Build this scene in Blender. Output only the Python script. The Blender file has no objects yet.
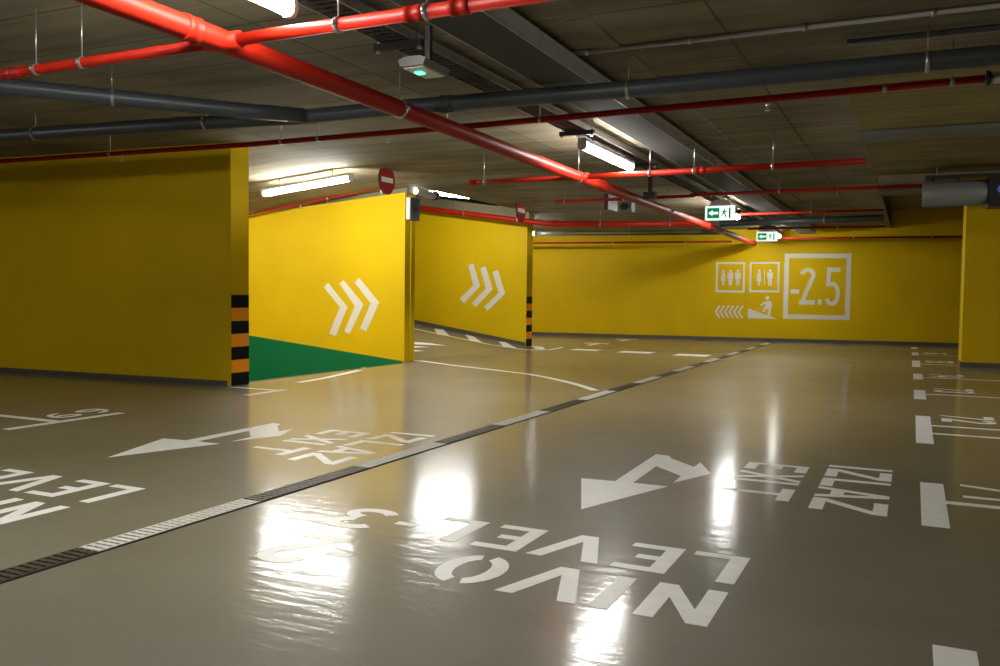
import bpy, bmesh, math, random
from mathutils import Vector, Matrix
random.seed(7)
C = bpy.context.scene.collection
sc = bpy.context.scene

# ------------------------------------------------------------------ camera
CX, CY, F = 500.0, 333.0, 871.08
VA, VB = (913.5, 299.0), (-1340.0, 272.5)          # vanishing points of the hall's two directions
EYE = Vector((0, 0, 1.0))
dY = Vector((VA[0]-CX, -(VA[1]-CY), -F)).normalized()
dX = -Vector((VB[0]-CX, -(VB[1]-CY), -F)).normalized()
dZ = dX.cross(dY)
cam_d = bpy.data.cameras.new('camera'); cam = bpy.data.objects.new('camera', cam_d); C.objects.link(cam)
cam_d.sensor_fit = 'HORIZONTAL'; cam_d.sensor_width = 36; cam_d.lens = F/1000*36
cam_d.clip_start = .02; cam_d.clip_end = 100
rot = Matrix((dX, dY, dZ)).normalized()
cam.matrix_world = Matrix.Translation(EYE) @ rot.to_4x4()
sc.camera = cam

# survey: where the line of sight through a photo point meets a real surface
def ray(px, py):
    v = Vector((px-CX, -(py-CY), -F)); return Vector((dX.dot(v), dY.dot(v), dZ.dot(v)))
def atZ(px, py, z=0.0):
    r = ray(px, py); return EYE + r*((z-EYE.z)/r.z)
def atY(px, py, y):
    r = ray(px, py); return EYE + r*(y/r.y)
def atX(px, py, x):
    r = ray(px, py); return EYE + r*(x/r.x)
def atP(px, py, p0, n):
    r = ray(px, py); n = Vector(n); return EYE + r*((Vector(p0)-EYE).dot(n)/r.dot(n))

# ------------------------------------------------------------------ materials
def new_mat(name):
    m = bpy.data.materials.new(name); m.use_nodes = True
    return m, m.node_tree.nodes, m.node_tree.links, m.node_tree.nodes['Principled BSDF']
def mat(name, col, rough=.5, metal=0, spec=.5, emit=None, estr=0, var=.0, vscale=6, bump=0, coat=0, coords='Object'):
    m, N, L, b = new_mat(name)
    b.inputs['Base Color'].default_value = (*col, 1); b.inputs['Roughness'].default_value = rough
    b.inputs['Metallic'].default_value = metal; b.inputs['Specular IOR Level'].default_value = spec
    b.inputs['Coat Weight'].default_value = coat
    if emit: b.inputs['Emission Color'].default_value = (*emit, 1); b.inputs['Emission Strength'].default_value = estr
    if var or bump:
        g = N.new('ShaderNodeNewGeometry'); n = N.new('ShaderNodeTexNoise'); n.inputs['Scale'].default_value = vscale
        n.inputs['Detail'].default_value = 6; L.new(g.outputs['Position'], n.inputs['Vector'])
        r = N.new('ShaderNodeMapRange'); r.inputs['From Min'].default_value = .3; r.inputs['From Max'].default_value = .7
        r.inputs['To Min'].default_value = 1-var; r.inputs['To Max'].default_value = 1+var
        L.new(n.outputs['Fac'], r.inputs['Value'])
        x = N.new('ShaderNodeVectorMath'); x.operation = 'SCALE'; x.inputs[0].default_value = col
        L.new(r.outputs['Result'], x.inputs['Scale']); L.new(x.outputs['Vector'], b.inputs['Base Color'])
        if bump:
            bp = N.new('ShaderNodeBump'); bp.inputs['Strength'].default_value = bump; bp.inputs['Distance'].default_value = .02
            L.new(n.outputs['Fac'], bp.inputs['Height']); L.new(bp.outputs['Normal'], b.inputs['Normal'])
    return m

def concrete_mat(name, dark, light):
    """board-marked ceiling concrete: planks across the hall, big shutter panels, stains"""
    m, N, L, b = new_mat(name)
    g = N.new('ShaderNodeNewGeometry')
    sep = N.new('ShaderNodeSeparateXYZ'); L.new(g.outputs['Position'], sep.inputs[0])
    br = N.new('ShaderNodeTexBrick'); br.offset = .0; br.inputs['Scale'].default_value = 1
    br.inputs['Brick Width'].default_value = 2.45; br.inputs['Row Height'].default_value = .62
    br.inputs['Mortar Size'].default_value = .012; br.inputs['Mortar Smooth'].default_value = .6
    br.inputs['Color1'].default_value = (*dark, 1); br.inputs['Color2'].default_value = (*light, 1)
    br.inputs['Mortar'].default_value = (*[c*.62 for c in dark], 1)
    sh = N.new('ShaderNodeVectorMath'); sh.operation = 'ADD'; sh.inputs[1].default_value = (20.63, 20.2, 0)
    L.new(g.outputs['Position'], sh.inputs[0]); L.new(sh.outputs['Vector'], br.inputs['Vector'])
    mp = N.new('ShaderNodeMapping'); mp.inputs['Scale'].default_value = (.4, 2.6, 1); L.new(g.outputs['Position'], mp.inputs['Vector'])
    n1 = N.new('ShaderNodeTexNoise'); n1.inputs['Scale'].default_value = 2.2; n1.inputs['Detail'].default_value = 7; L.new(mp.outputs['Vector'], n1.inputs['Vector'])
    n2 = N.new('ShaderNodeTexNoise'); n2.inputs['Scale'].default_value = 1.1; n2.inputs['Detail'].default_value = 5; L.new(g.outputs['Position'], n2.inputs['Vector'])
    add = N.new('ShaderNodeMath'); add.operation = 'ADD'; L.new(n1.outputs['Fac'], add.inputs[0]); L.new(n2.outputs['Fac'], add.inputs[1])
    r = N.new('ShaderNodeMapRange'); r.inputs['From Min'].default_value = .7; r.inputs['From Max'].default_value = 1.3
    r.inputs['To Min'].default_value = .58; r.inputs['To Max'].default_value = 1.35; L.new(add.outputs[0], r.inputs['Value'])
    x = N.new('ShaderNodeVectorMath'); x.operation = 'SCALE'; L.new(br.outputs['Color'], x.inputs[0]); L.new(r.outputs['Result'], x.inputs['Scale'])
    L.new(x.outputs['Vector'], b.inputs['Base Color']); b.inputs['Roughness'].default_value = .85; b.inputs['Specular IOR Level'].default_value = .25
    bp = N.new('ShaderNodeBump'); bp.inputs['Strength'].default_value = .35; bp.inputs['Distance'].default_value = .01
    L.new(add.outputs[0], bp.inputs['Height']); L.new(bp.outputs['Normal'], b.inputs['Normal'])
    return m

def floor_mat():
    """sealed grey floor screed, trowel clouds, glossy seal coat"""
    m, N, L, b = new_mat('floor_screed')
    g = N.new('ShaderNodeNewGeometry')
    n1 = N.new('ShaderNodeTexNoise'); n1.inputs['Scale'].default_value = .8; n1.inputs['Detail'].default_value = 4; n1.inputs['Roughness'].default_value = .55
    n1.inputs['Distortion'].default_value = .6
    n2 = N.new('ShaderNodeTexNoise'); n2.inputs['Scale'].default_value = 9; n2.inputs['Detail'].default_value = 6
    n3 = N.new('ShaderNodeTexNoise'); n3.inputs['Scale'].default_value = 19; n3.inputs['Detail'].default_value = 3
    mpv = N.new('ShaderNodeMapping'); mpv.inputs['Scale'].default_value = (.25, 1, 1); L.new(g.outputs['Position'], mpv.inputs['Vector'])
    for n in (n1, n2): L.new(g.outputs['Position'], n.inputs['Vector'])
    L.new(mpv.outputs['Vector'], n3.inputs['Vector'])          # trowel ripples running across the hall
    ramp = N.new('ShaderNodeValToRGB'); e = ramp.color_ramp.elements
    e[0].position = .3; e[0].color = (*FLOOR_D, 1); e[1].position = .72; e[1].color = (*FLOOR_L, 1)
    mx = N.new('ShaderNodeMath'); mx.operation = 'MULTIPLY_ADD'; mx.inputs[1].default_value = .12; mx.inputs[2].default_value = -.06
    L.new(n2.outputs['Fac'], mx.inputs[0])
    ad = N.new('ShaderNodeMath'); ad.operation = 'ADD'; L.new(n1.outputs['Fac'], ad.inputs[0]); L.new(mx.outputs[0], ad.inputs[1])
    L.new(ad.outputs[0], ramp.inputs['Fac']); L.new(ramp.outputs['Color'], b.inputs['Base Color'])
    r = N.new('ShaderNodeMapRange'); r.inputs['From Min'].default_value = .3; r.inputs['From Max'].default_value = .7
    r.inputs['To Min'].default_value = .125; r.inputs['To Max'].default_value = .155; L.new(ad.outputs[0], r.inputs['Value'])
    L.new(r.outputs['Result'], b.inputs['Coat Roughness']); b.inputs['Roughness'].default_value = .5; b.inputs['Specular IOR Level'].default_value = .3
    b.inputs['Coat Weight'].default_value = .75; b.inputs['Coat IOR'].default_value = 1.6
    bp = N.new('ShaderNodeBump'); bp.inputs['Strength'].default_value = 1; bp.inputs['Distance'].default_value = .0019
    sm = N.new('ShaderNodeMath'); sm.operation = 'MULTIPLY_ADD'; sm.inputs[1].default_value = 1; sm.inputs[2].default_value = 0
    L.new(n3.outputs['Fac'], sm.inputs[0])
    L.new(sm.outputs[0], bp.inputs['Height']); L.new(bp.outputs['Normal'], b.inputs['Coat Normal'])
    return m

FLOOR_D, FLOOR_L = (.175, .163, .115), (.235, .22, .16)
TUBE = 92.0
M = dict(
    floor=floor_mat(),
    ceil=concrete_mat('ceiling_concrete', (.205, .172, .105), (.275, .235, .153)),
    ceilw=concrete_mat('ochre_concrete', (.20, .155, .055), (.25, .195, .07)),
    yellow=mat('yellow_wall_paint', (.73, .49, .002), .6, spec=.15, var=.05, vscale=1.3),
    green=mat('green_wall_paint', (.004, .17, .06), .55, spec=.2),
    skirt=mat('grey_skirting', (.10, .09, .075), .5),
    white=mat('white_road_paint', (.92, .91, .87), .38, spec=.35, var=.05, vscale=14),
    mural=mat('white_wall_paint', (.80, .76, .66), .6, spec=.3),
    black=mat('black_band_paint', (.004, .004, .003), .6, spec=.12),
    orange=mat('orange_band_paint', (.9, .32, .008), .6, spec=.15),
    red=mat('red_pipe_enamel', (.34, .012, .004), .46, spec=.16),
    redm=mat('red_sign_face', (.34, .008, .012), .35),
    steel=mat('galvanised_steel', (.55, .56, .57), .36, metal=.9, var=.12, vscale=20),
    tray=mat('dull_tray_steel', (.035, .035, .032), .7, metal=0, var=.15, vscale=9),
    grey=mat('slate_drain_pipe', (.052, .062, .072), .42),
    clamp=mat('zinc_clamp', (.5, .5, .49), .35, metal=.9),
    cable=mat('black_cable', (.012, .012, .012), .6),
    conduit=mat('pale_conduit', (.32, .31, .28), .5),
    housing=mat('luminaire_housing', (.40, .40, .38), .45),
    dark=mat('dark_plastic', (.018, .018, .02), .4),
    pale=mat('pale_plastic', (.72, .74, .74), .4),
    tube=mat('lit_diffuser', (.9, .9, .88), .4, emit=(1.0, 1.0, .95), estr=TUBE),
    tube_bright=mat('lit_bright_diffuser', (.9, .9, .88), .4, emit=(1.0, 1.0, .95), estr=TUBE*1.3),  # same lamp type, emission raised to brighten the ramp walls
    tube_dim=mat('lit_dim_diffuser', (.9, .9, .88), .4, emit=(1.0, 1.0, .92), estr=TUBE*.6),  # same lamp type, emission lowered to keep the back wall down
    grate=mat('bare_grate_iron', (.075, .066, .045), .5, metal=.3, var=.25, vscale=30),
    gratew=mat('white_painted_grate', (.66, .63, .57), .5, var=.1, vscale=30),
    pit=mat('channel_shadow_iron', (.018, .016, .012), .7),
    exitw=mat('exit_sign_white', (.8, .85, .83), .4, emit=(.85, 1, .95), estr=.9),
    exitg=mat('exit_sign_green', (.0, .30, .12), .4, emit=(.0, .34, .13), estr=.45),
    led=mat('green_led', (.0, .5, .2), .3, emit=(.05, 1, .35), estr=6),
    blue=mat('blue_glass', (.03, .03, .16), .2, emit=(.25, .35, .9), estr=.12),
    duct=mat('dull_grey_duct', (.15, .15, .13), .6),
    fan=mat('grey_fan_casing', (.19, .20, .19), .45),
)

for k in ('tube', 'tube_bright', 'tube_dim'): M[k].cycles.emission_sampling = 'FRONT'
# ------------------------------------------------------------------ mesh building
class MB:
    def __init__(s): s.v = []; s.f = []
    def add(s, vs, fs):
        o = len(s.v); s.v += [Vector(v) for v in vs]; s.f += [tuple(i+o for i in f) for f in fs]; return s
    def box(s, a, b):
        x0, x1 = sorted((a[0], b[0])); y0, y1 = sorted((a[1], b[1])); z0, z1 = sorted((a[2], b[2]))
        return s.add([(x0,y0,z0),(x1,y0,z0),(x1,y1,z0),(x0,y1,z0),(x0,y0,z1),(x1,y0,z1),(x1,y1,z1),(x0,y1,z1)],
                     [(0,3,2,1),(4,5,6,7),(0,1,5,4),(1,2,6,5),(2,3,7,6),(3,0,4,7)])
    def prism(s, pts, off):
        """closed outline (3-D points) thickened along off; off points out of the visible face"""
        P = [Vector(p) for p in pts]; n = len(P); off = Vector(off)
        nor = Vector((0,0,0))
        for i in range(n): nor += (P[i]-P[0]).cross(P[(i+1) % n]-P[0])
        if nor.dot(off) < 0: P.reverse()
        return s.add(P + [p+off for p in P], [tuple(range(n))[::-1], tuple(range(n, 2*n))] + [(i, (i+1) % n, n+(i+1) % n, n+i) for i in range(n)])
    def tube(s, path, r, seg=14, caps=True, radii=None):
        P = [Vector(p) for p in path]; rings = []; up = None
        for i, p in enumerate(P):
            if i == 0: d = P[1]-P[0]
            elif i == len(P)-1: d = P[-1]-P[-2]
            else: d = (P[i]-P[i-1]).normalized() + (P[i+1]-P[i]).normalized()
            d.normalize()
            a = Vector((0,0,1)) if abs(d.z) < .9 else Vector((1,0,0))
            u = d.cross(a).normalized(); w = u.cross(d)
            rr = radii[i] if radii else r
            rings.append([p + (u*math.cos(2*math.pi*k/seg) + w*math.sin(2*math.pi*k/seg))*rr for k in range(seg)])
        vs = [v for ring in rings for v in ring]; fs = []
        for i in range(len(P)-1):
            for k in range(seg):
                k2 = (k+1) % seg; fs.append((i*seg+k, i*seg+k2, (i+1)*seg+k2, (i+1)*seg+k))
        if caps: fs += [tuple(range(seg))[::-1], tuple(range((len(P)-1)*seg, len(P)*seg))]
        return s.add(vs, fs)
    def ball(s, c, r, n=10):
        c = Vector(c); vs = []; fs = []
        for i in range(n+1):
            t = math.pi*i/n
            for k in range(2*n): vs.append(c + Vector((math.sin(t)*math.cos(math.pi*k/n), math.sin(t)*math.sin(math.pi*k/n), math.cos(t)))*r)
        for i in range(n):
            for k in range(2*n): fs.append((i*2*n+k, (i+1)*2*n+k, (i+1)*2*n+(k+1) % (2*n), i*2*n+(k+1) % (2*n)))
        return s.add(vs, fs)
    def build(s, name, m, parent=None, smooth=False, origin=None):
        if parent is not None: o3 = ROOT[parent.name]
        elif origin is not None: o3 = Vector(origin)
        else:
            xs = [v.x for v in s.v]; ys = [v.y for v in s.v]; o3 = Vector(((min(xs)+max(xs))/2, (min(ys)+max(ys))/2, min(v.z for v in s.v)))
        me = bpy.data.meshes.new(name); me.from_pydata([v-o3 for v in s.v], [], s.f); me.update()
        bm = bmesh.new(); bm.from_mesh(me)
        if name != 'floor': bmesh.ops.recalc_face_normals(bm, faces=bm.faces)
        bm.to_mesh(me); bm.free()
        me.materials.append(M[m])
        if smooth:
            for p in me.polygons: p.use_smooth = len(p.vertices) == 4
        o = bpy.data.objects.new(name, me); C.objects.link(o)
        if parent is not None: o.parent = parent
        else: o.location = o3
        ROOT[o.name] = o3
        return o
ROOT = {}
def tag(o, label, cat, group=None, kind=None):
    o['label'] = label; o['category'] = cat
    if group: o['group'] = group
    if kind: o['kind'] = kind
    return o
def thing(name, loc, label, cat, group=None):
    o = bpy.data.objects.new(name, None); C.objects.link(o); o.location = loc; o.empty_display_size = .1
    ROOT[o.name] = Vector(loc); return tag(o, label, cat, group)
def struct(o): o['kind'] = 'structure'; return o

# ------------------------------------------------------------------ the setting
CH = 2.54                                  # ceiling height
SL = .146                                  # slope of both ramps
X0, X1, Y0, Y1 = -17.0, 7.0, -9.0, 21.6
XR1, XR2 = -6.55, -6.72                    # where the two ramps start
def zr1(x): return -SL*max(0, XR1-x)
def zr2(x): return .152*max(0, XR2-x)
m = MB()
m.add([(XR1,Y0,0),(X1,Y0,0),(X1,Y1,0),(XR1,Y1,0)], [(0,1,2,3)])
m.add([(X0,Y0,0),(XR1,Y0,0),(XR1,7.2,0),(X0,7.2,0)], [(0,1,2,3)])
m.add([(X0,15.5,0),(XR1,15.5,0),(XR1,Y1,0),(X0,Y1,0)], [(0,1,2,3)])
m.add([(X0,7.2,zr1(X0)),(XR1,7.2,0),(XR1,11,0),(X0,11,zr1(X0))], [(0,1,2,3)])
m.add([(XR2,11,0),(XR1,11,0),(XR1,15.5,0),(XR2,15.5,0)], [(0,1,2,3)])
m.add([(X0,11,zr2(X0)),(XR2,11,0),(XR2,15.5,0),(X0,15.5,zr2(X0))], [(0,1,2,3)])
struct(m.build('floor', 'floor', origin=(0,0,0)))

m = MB()
XE = -.48
m.box((X0,Y0,CH), (X1,7.2,CH+.2)); m.box((XR1,7.2,CH), (XE,Y1,CH+.2)); m.box((XE,7.2,CH), (X1,12.2,CH+.2))
m.box((XE,12.2,2.92), (X1,Y1,3.1)); m.box((XE-.1,12.2,CH+.1), (XE,Y1,3.0)); m.box((X0,15.6,CH), (XR1,Y1,CH+.2))
m.prism([(X0,7.2,CH+.095*(X0-XR1)),(XR1,7.2,CH),(XR1,7.2,CH+.2),(X0,7.2,CH+.2+.095*(X0-XR1))], (0,3.8,0))
m.prism([(X0,11,CH+.14-.14*(X0-XR1)),(XR1,11,CH+.14),(XR1,11,CH+.34),(X0,11,CH+.34-.14*(X0-XR1))], (0,4.6,0))
m.box((XE+.04,11.75,2.33), (X1,12.4,CH+.1))    # cross beam on the right
struct(m.build('ceiling', 'ceil', origin=(0,0,CH)))
struct(MB().box((XE,6.3,CH-.03), (X1,11.7,CH)).build('trim_4', 'ceilw'))   # slightly lower, yellower slab on the right
struct(MB().box((-1.79,-4,CH-.014), (-1.67,15,CH+.01)).build('trim_1', 'ceil', origin=(-1.8,0,CH)))

# left wall with its striped end
m = MB(); m.prism([(X0,6.45,0),(-6.50,7.03,0),(-6.447,7.03,0),(-6.447,7.30,0),(X0,7.30,0)], (0,0,CH))
m.prism([(X0,7.28,-1.8),(-6.6,7.28,-1.8),(-6.6,7.3,-1.8),(X0,7.3,-1.8)], (0,0,1.85))
wl = struct(m.build('wall_left', 'yellow'))
m = MB(); m.prism([(X0,6.45-.012,0),(-6.50,7.018,0),(-6.50,7.04,0),(X0,6.47,0)], (0,0,.055)); struct(m.build('baseboard_left', 'skirt'))
def bands(parent, x, y0, y1, n, h):
    for i in range(n):
        m = MB().box((x-.001, y0, i*h+.002), (x+.004, y1, (i+1)*h))
        b = m.build('warning_band', 'black' if i % 2 == 0 else 'orange', parent)
        b['label'] = 'black warning band' if i % 2 == 0 else 'orange warning band'
bands(wl, -6.447, 7.032, 7.298, 7, .137)

# middle wall, between the ramp down and the ramp up
WY1 = 10.85
m = MB(); m.prism([(X0,WY1,-2),(-6.68,WY1,-2),(-6.68,WY1,0),(-6.68,WY1,2.455),(X0,WY1,2.455-.0825*10.32)], (0,.28,0))
wm = struct(m.build('wall_center', 'yellow'))
g0, g1 = atY(249,335.5,WY1), atY(402,361.5,WY1)
k = (g0.z-g1.z)/(g0.x-g1.x); xl = -11.0
m = MB(); m.prism([(xl,WY1-.003,g1.z+k*(xl-g1.x)),(-6.69,WY1-.003,g1.z+.004),(-6.69,WY1-.003,-.02),(xl,WY1-.003,zr1(xl)-.05)], (0,-.002,0))
gp = m.build('painted_panel', 'green', wm); gp['label'] = 'green painted wedge'
m = MB(); m.prism([(X0,WY1+.02,2.4-.0825*10.32),(-6.66,WY1+.02,2.45),(-6.66,WY1+.02,2.75),(X0,WY1+.02,2.7)], (0,.24,0)); struct(m.build('trim_2', 'ceil'))

# far ramp wall
WY2 = 15.4
m = MB(); m.prism([(X0,WY2,0),(-6.74,WY2,0),(-6.74,WY2,2.44),(X0,WY2,2.44+.14*10.2)], (0,.28,0))
wr = struct(m.build('wall_ramp', 'yellow'))
bands(wr, -6.74, WY2+.004, WY2+.276, 7, .137)
m = MB(); m.prism([(X0,WY2+.02,2.4+.14*10.2),(-6.72,WY2+.02,2.43),(-6.72,WY2+.02,CH+.08),(X0,WY2+.02,CH+.1+.14*10.4)], (0,.24,0)); struct(m.build('trim_3', 'ceil'))
m = MB(); m.prism([(X0,WY2-.012,zr2(X0)-.02),(-6.75,WY2-.012,0),(-6.75,WY2-.012,.075),(X0,WY2-.012,zr2(X0)+.075)], (0,.02,0)); struct(m.build('baseboard_ramp', 'skirt'))

# back wall, running a little askew
B0, B1 = Vector((-8.44,19.83,0)), Vector((.89,20.93,0)); bd = (B1-B0).normalized(); bn = Vector((bd.y,-bd.x,0))   # bn faces the camera
def bw(u, z, out=0): return B0 + bd*u + bn*out + Vector((0,0,z))
m = MB(); m.prism([bw(-8.8,0),bw(16,0),bw(16,3.0),bw(-8.8,3.0)], -bn*.25); struct(m.build('wall_back', 'yellow'))
m = MB(); m.prism([bw(-8.8,0,.001),bw(16,0,.001),bw(16,.075,.001),bw(-8.8,.075,.001)], bn*.012); struct(m.build('baseboard_back', 'skirt'))
# right block
m = MB().box((.667,14.59,0), (X1,15.5,3.0)); struct(m.build('wall_right', 'yellow'))
m = MB().box((.652,14.575,0), (X1,15.0,.075)); struct(m.build('baseboard_right', 'skirt'))
# walls of the hall outside the picture
struct(MB().box((X0,Y0-.2,0), (X1,Y0,2.9)).build('wall_rear', 'yellow'))
struct(MB().box((X1,Y0,0), (X1+.2,Y1,3.1)).build('wall_side', 'yellow'))
struct(MB().box((X0-.2,Y0,-2), (X0,Y1,4.8)).build('wall_far_left', 'ceil'))

# ------------------------------------------------------------------ painted floor markings
T = .0007
def ribbon(pts, w):
    """outline of a stroke of width w along 2-D points"""
    P = [Vector((p[0], p[1])) for p in pts]; Lf = []; Rt = []
    for i, p in enumerate(P):
        a = (P[i]-P[i-1]).normalized() if i else (P[1]-P[0]).normalized()
        b = (P[i+1]-P[i]).normalized() if i < len(P)-1 else a
        na, nb = Vector((-a.y, a.x)), Vector((-b.y, b.x)); n = (na+nb).normalized(); k = w/2/max(.4, n.dot(na))
        Lf.append(p+n*k); Rt.append(p-n*k)
    return Lf + Rt[::-1]
def arc(cx, cy, rx, ry, a0, a1, n=14):
    return [(cx+rx*math.cos(math.radians(a0+(a1-a0)*i/n)), cy+ry*math.sin(math.radians(a0+(a1-a0)*i/n))) for i in range(n+1)]
def glyph(ch, w, h, sv, sh):
    """outlines of one character in its own w x h box; sv stem width, sh bar width"""
    rc = lambda x0, y0, x1, y1: [(x0,y0),(x1,y0),(x1,y1),(x0,y1)]
    if ch == 'I': return [rc(0,0,sv,h)]
    if ch == 'L': return [[(0,0),(w,0),(w,sh),(sv,sh),(sv,h),(0,h)]]
    if ch == 'E': return [[(0,0),(w,0),(w,sh),(sv,sh),(sv,h/2-sh/2),(w*.74,h/2-sh/2),(w*.74,h/2+sh/2),(sv,h/2+sh/2),(sv,h-sh),(w,h-sh),(w,h),(0,h)]]
    if ch == 'T': return [[(w/2-sv/2,0),(w/2+sv/2,0),(w/2+sv/2,h-sh),(w,h-sh),(w,h),(0,h),(0,h-sh),(w/2-sv/2,h-sh)]]
    if ch == 'N': return [[(0,0),(sv,0),(sv,h*.62),(w-sv,0),(w,0),(w,h),(w-sv,h),(w-sv,h*.38),(sv,h),(0,h)]]
    if ch == 'V': return [[(w/2-sv*.55,0),(w/2+sv*.55,0),(w,h),(w-sv,h),(w/2,sh*1.7),(sv,h),(0,h)]]
    if ch == 'A': return [[(0,0),(sv,0),(w/2-sv*.08,h*.74),(w/2+sv*.08,h*.74),(w-sv,0),(w,0),(w/2+sv*.6,h),(w/2-sv*.6,h)], [(w*.28,h*.2),(w*.72,h*.2),(w*.66,h*.2+sh),(w*.34,h*.2+sh)]]
    if ch == 'X': return [[(0,0),(sv*1.1,0),(w,h),(w-sv*1.1,h)], [(w-sv*1.1,0),(w,0),(sv*1.1,h),(0,h)]]
    if ch == 'Z': return [[(0,0),(w,0),(w,sh),(sv*1.3,sh),(w,h-sh),(w,h),(0,h),(0,h-sh),(w-sv*1.3,h-sh),(0,sh)]]
    if ch == 'O':   # stencil O in two halves
        o = []
        for a0, a1 in ((-75, 90-12), (105, 270-12)):
            o.append(arc(w/2,h/2,w/2,h/2,a0,a1,16) + arc(w/2,h/2,w/2-sv,h/2-sh*1.1,a0,a1,16)[::-1])
        return o
    s = (sv+sh)/2
    if ch == '-': return [rc(0,h*.42,w*.62,h*.42+sh*.8)]
    if ch == '.': return [rc(0,0,sv,sh*1.1)]
    if ch == '1': return [rc(w*.45,0,w*.45+sv,h), [(w*.45,h),(w*.45,h-sh*1.6),(w*.12,h*.72),(w*.12,h*.72+sh)]]
    if ch == '2': return [ribbon(arc(w/2,h-w/2*.95,w/2-s/2,w/2*.95-s/2,170,-25,14)+[(s*.75,s*.9)], s), rc(0,0,w,sh)]
    if ch == '3': return [ribbon(arc(w/2,h*.74,w/2-s/2,h*.26-s/2,165,-80,14), s), ribbon(arc(w/2,h*.27,w/2-s/2,h*.27-s/2,80,-165,14), s)]
    if ch == '4': return [rc(w*.6,0,w*.6+sv,h), [(0,h*.26),(w,h*.26),(w,h*.26+sh),(0,h*.26+sh)], [(0,h*.3),(sv,h*.3),(w*.62,h*.82),(w*.62,h)]]
    if ch == '5': return [rc(w*.12,h-sh,w*.95,h), [(w*.12,h),(w*.12+s,h),(w*.06+s,h*.5),(w*.06,h*.5)], ribbon(arc(w*.46,h*.3,w*.5-s/2,h*.32-s/2,120,-150,16), s)]
    if ch == '6': return [ribbon(arc(w/2,h*.28,w/2-s/2,h*.28-s/2,0,360,20), s), ribbon(arc(w*.62,h*.3,w*.62-s/2,h*.7-s/2,180,80,12), s)]
    if ch == '9': return [ribbon(arc(w/2,h*.72,w/2-s/2,h*.28-s/2,0,360,20), s), ribbon(arc(w*.38,h*.7,w*.62-s/2,h*.7-s/2,0,-100,12), s)]
    if ch == '7': return [[(0,h),(0,h-sh),(w-sv*1.1,h-sh),(w*.25,0),(w*.25+sv,0),(w,h-sh),(w,h)]]
def place_glyph(name, ch, parent, o, u, v, nrm, w, h, sv, sh, m='white', t=T):
    o, u, v, nrm = Vector(o), Vector(u), Vector(v), Vector(nrm); mb = MB()
    for i, poly in enumerate(glyph(ch, w, h, sv, sh)):
        mb.prism([o + u*p[0] + v*p[1] + nrm*(i*t*.2) for p in poly], nrm*t)
    return mb.build(name, m, parent)
UP = (0,0,1)
OFF = Vector((-2.929, -.225, 0)); OFA = Vector((-2.937, -.15, 0))           # the same lane marking repeated across the drain
def word(text, xs, y0, label, group, off=Vector((0,0,0)), h=.34, w=.235, sv=.066, sh=.052, kind='letter'):
    """word read from the far side: right is -X, up is -Y; xs are the left edges in the reader's sense"""
    t = thing('floor_lettering', Vector((sum(xs)/len(xs), y0-h/2, 0))+off, label, 'floor marking', group)
    for ch, x in zip(text, xs):
        ww = {'I': .06, 'V': .292, 'O': .25, 'E': .205, 'L': .205, '-': .17}.get(ch, w)
        place_glyph('letter' if ch.isalpha() else 'digit' if ch.isdigit() else 'minus_sign', ch, t, Vector((x, y0, .0002))+off, (-1,0,0), (0,-1,0), UP, ww, h, sv, sh)
    return t
# lane 1 (right of the drain)
word('NIVO', [-.536,-.853,-.96,-1.297], 2.96, 'white NIVO stencilled on the floor to the right of the drain', 'NIVO words')
word('LEVEL', [-.535,-.783,-1.035,-1.368,-1.645], 3.395, 'white LEVEL stencilled on the floor to the right of the drain', 'LEVEL words')
word('-3', [-1.90,-2.055], 3.37, 'white minus three painted in front of the drain on the line of LEVEL', 'level numbers', w=.25, sh=.06, sv=.062)
word('-2', [-1.90,-2.02], 2.90, 'white minus two in the lamp glare, nearest painted number to the camera', 'level numbers', w=.225, h=.385, sh=.065, sv=.07)
# lane 2 (left of the drain)
word('NIVO', [-.536,-.853,-.96,-1.297], 2.96, 'white NIVO on the floor cut off by the left edge of the picture', 'NIVO words', OFF)
word('LEVEL', [-.535,-.783,-1.035,-1.368,-1.645], 3.395, 'white LEVEL on the floor cut off by the left edge of the picture', 'LEVEL words', OFF)
def word_y(text, ys, x0, ws, label, group, off=Vector((0,0,0)), h=.345, sv=.056, sh=.064):
    """word running away from the drain: reads from far to near, up is +X"""
    t = thing('floor_lettering', Vector((x0+h/2, sum(ys)/len(ys), 0))+off, label, 'floor marking', group)
    for ch, y, w in zip(text, ys, ws):
        place_glyph('letter', ch, t, Vector((x0, y, .0002))+off, (0,-1,0), (1,0,0), UP, w, h, sv, sh)
for off, a, b in ((Vector((0,0,0)), 'beside the double arrow on the right', 'at the right'), (OFF, 'against the drain in the yellow reflection', 'left of the drain')):
    word_y('IZLAZ', [5.535,5.42,5.13,4.885,4.60], -.425, [.055,.235,.22,.26,.255], 'white IZLAZ painted on the floor ' + ('right of EXIT, nearest the stall numbers' if not off.x else 'against the left side of the drain'), 'IZLAZ words', off)
    word_y('EXIT', [5.40,5.13,4.89,4.72], -.87, [.205,.225,.06,.285], 'white EXIT painted on the floor ' + ('between the right double arrow and IZLAZ' if not off.x else 'between the left double arrow and IZLAZ'), 'EXIT words', off, sv=.05)
# double arrows
AR = [(581.2,478.2),(615,481.2),(656.2,454.2),(669,455.8),(671.5,458.5),(693.8,467),(700.5,462.5),(711,473.8),(673.5,482.8),(681,476),(656.2,466.2),(633,482.8),(668.2,486.5),(581.2,509.3)]
for off, lab in ((Vector((0,0,0)), 'white double headed floor arrow in front of EXIT to the right of the drain'), (OFA, 'white double headed floor arrow left of the drain, below the striped wall end')):
    mb = MB(); mb.prism([atZ(*p) + off + Vector((0,0,.0002)) for p in AR], (0,0,T))
    tag(mb.build('floor_arrow', 'white'), lab, 'floor marking', 'double floor arrows')
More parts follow.
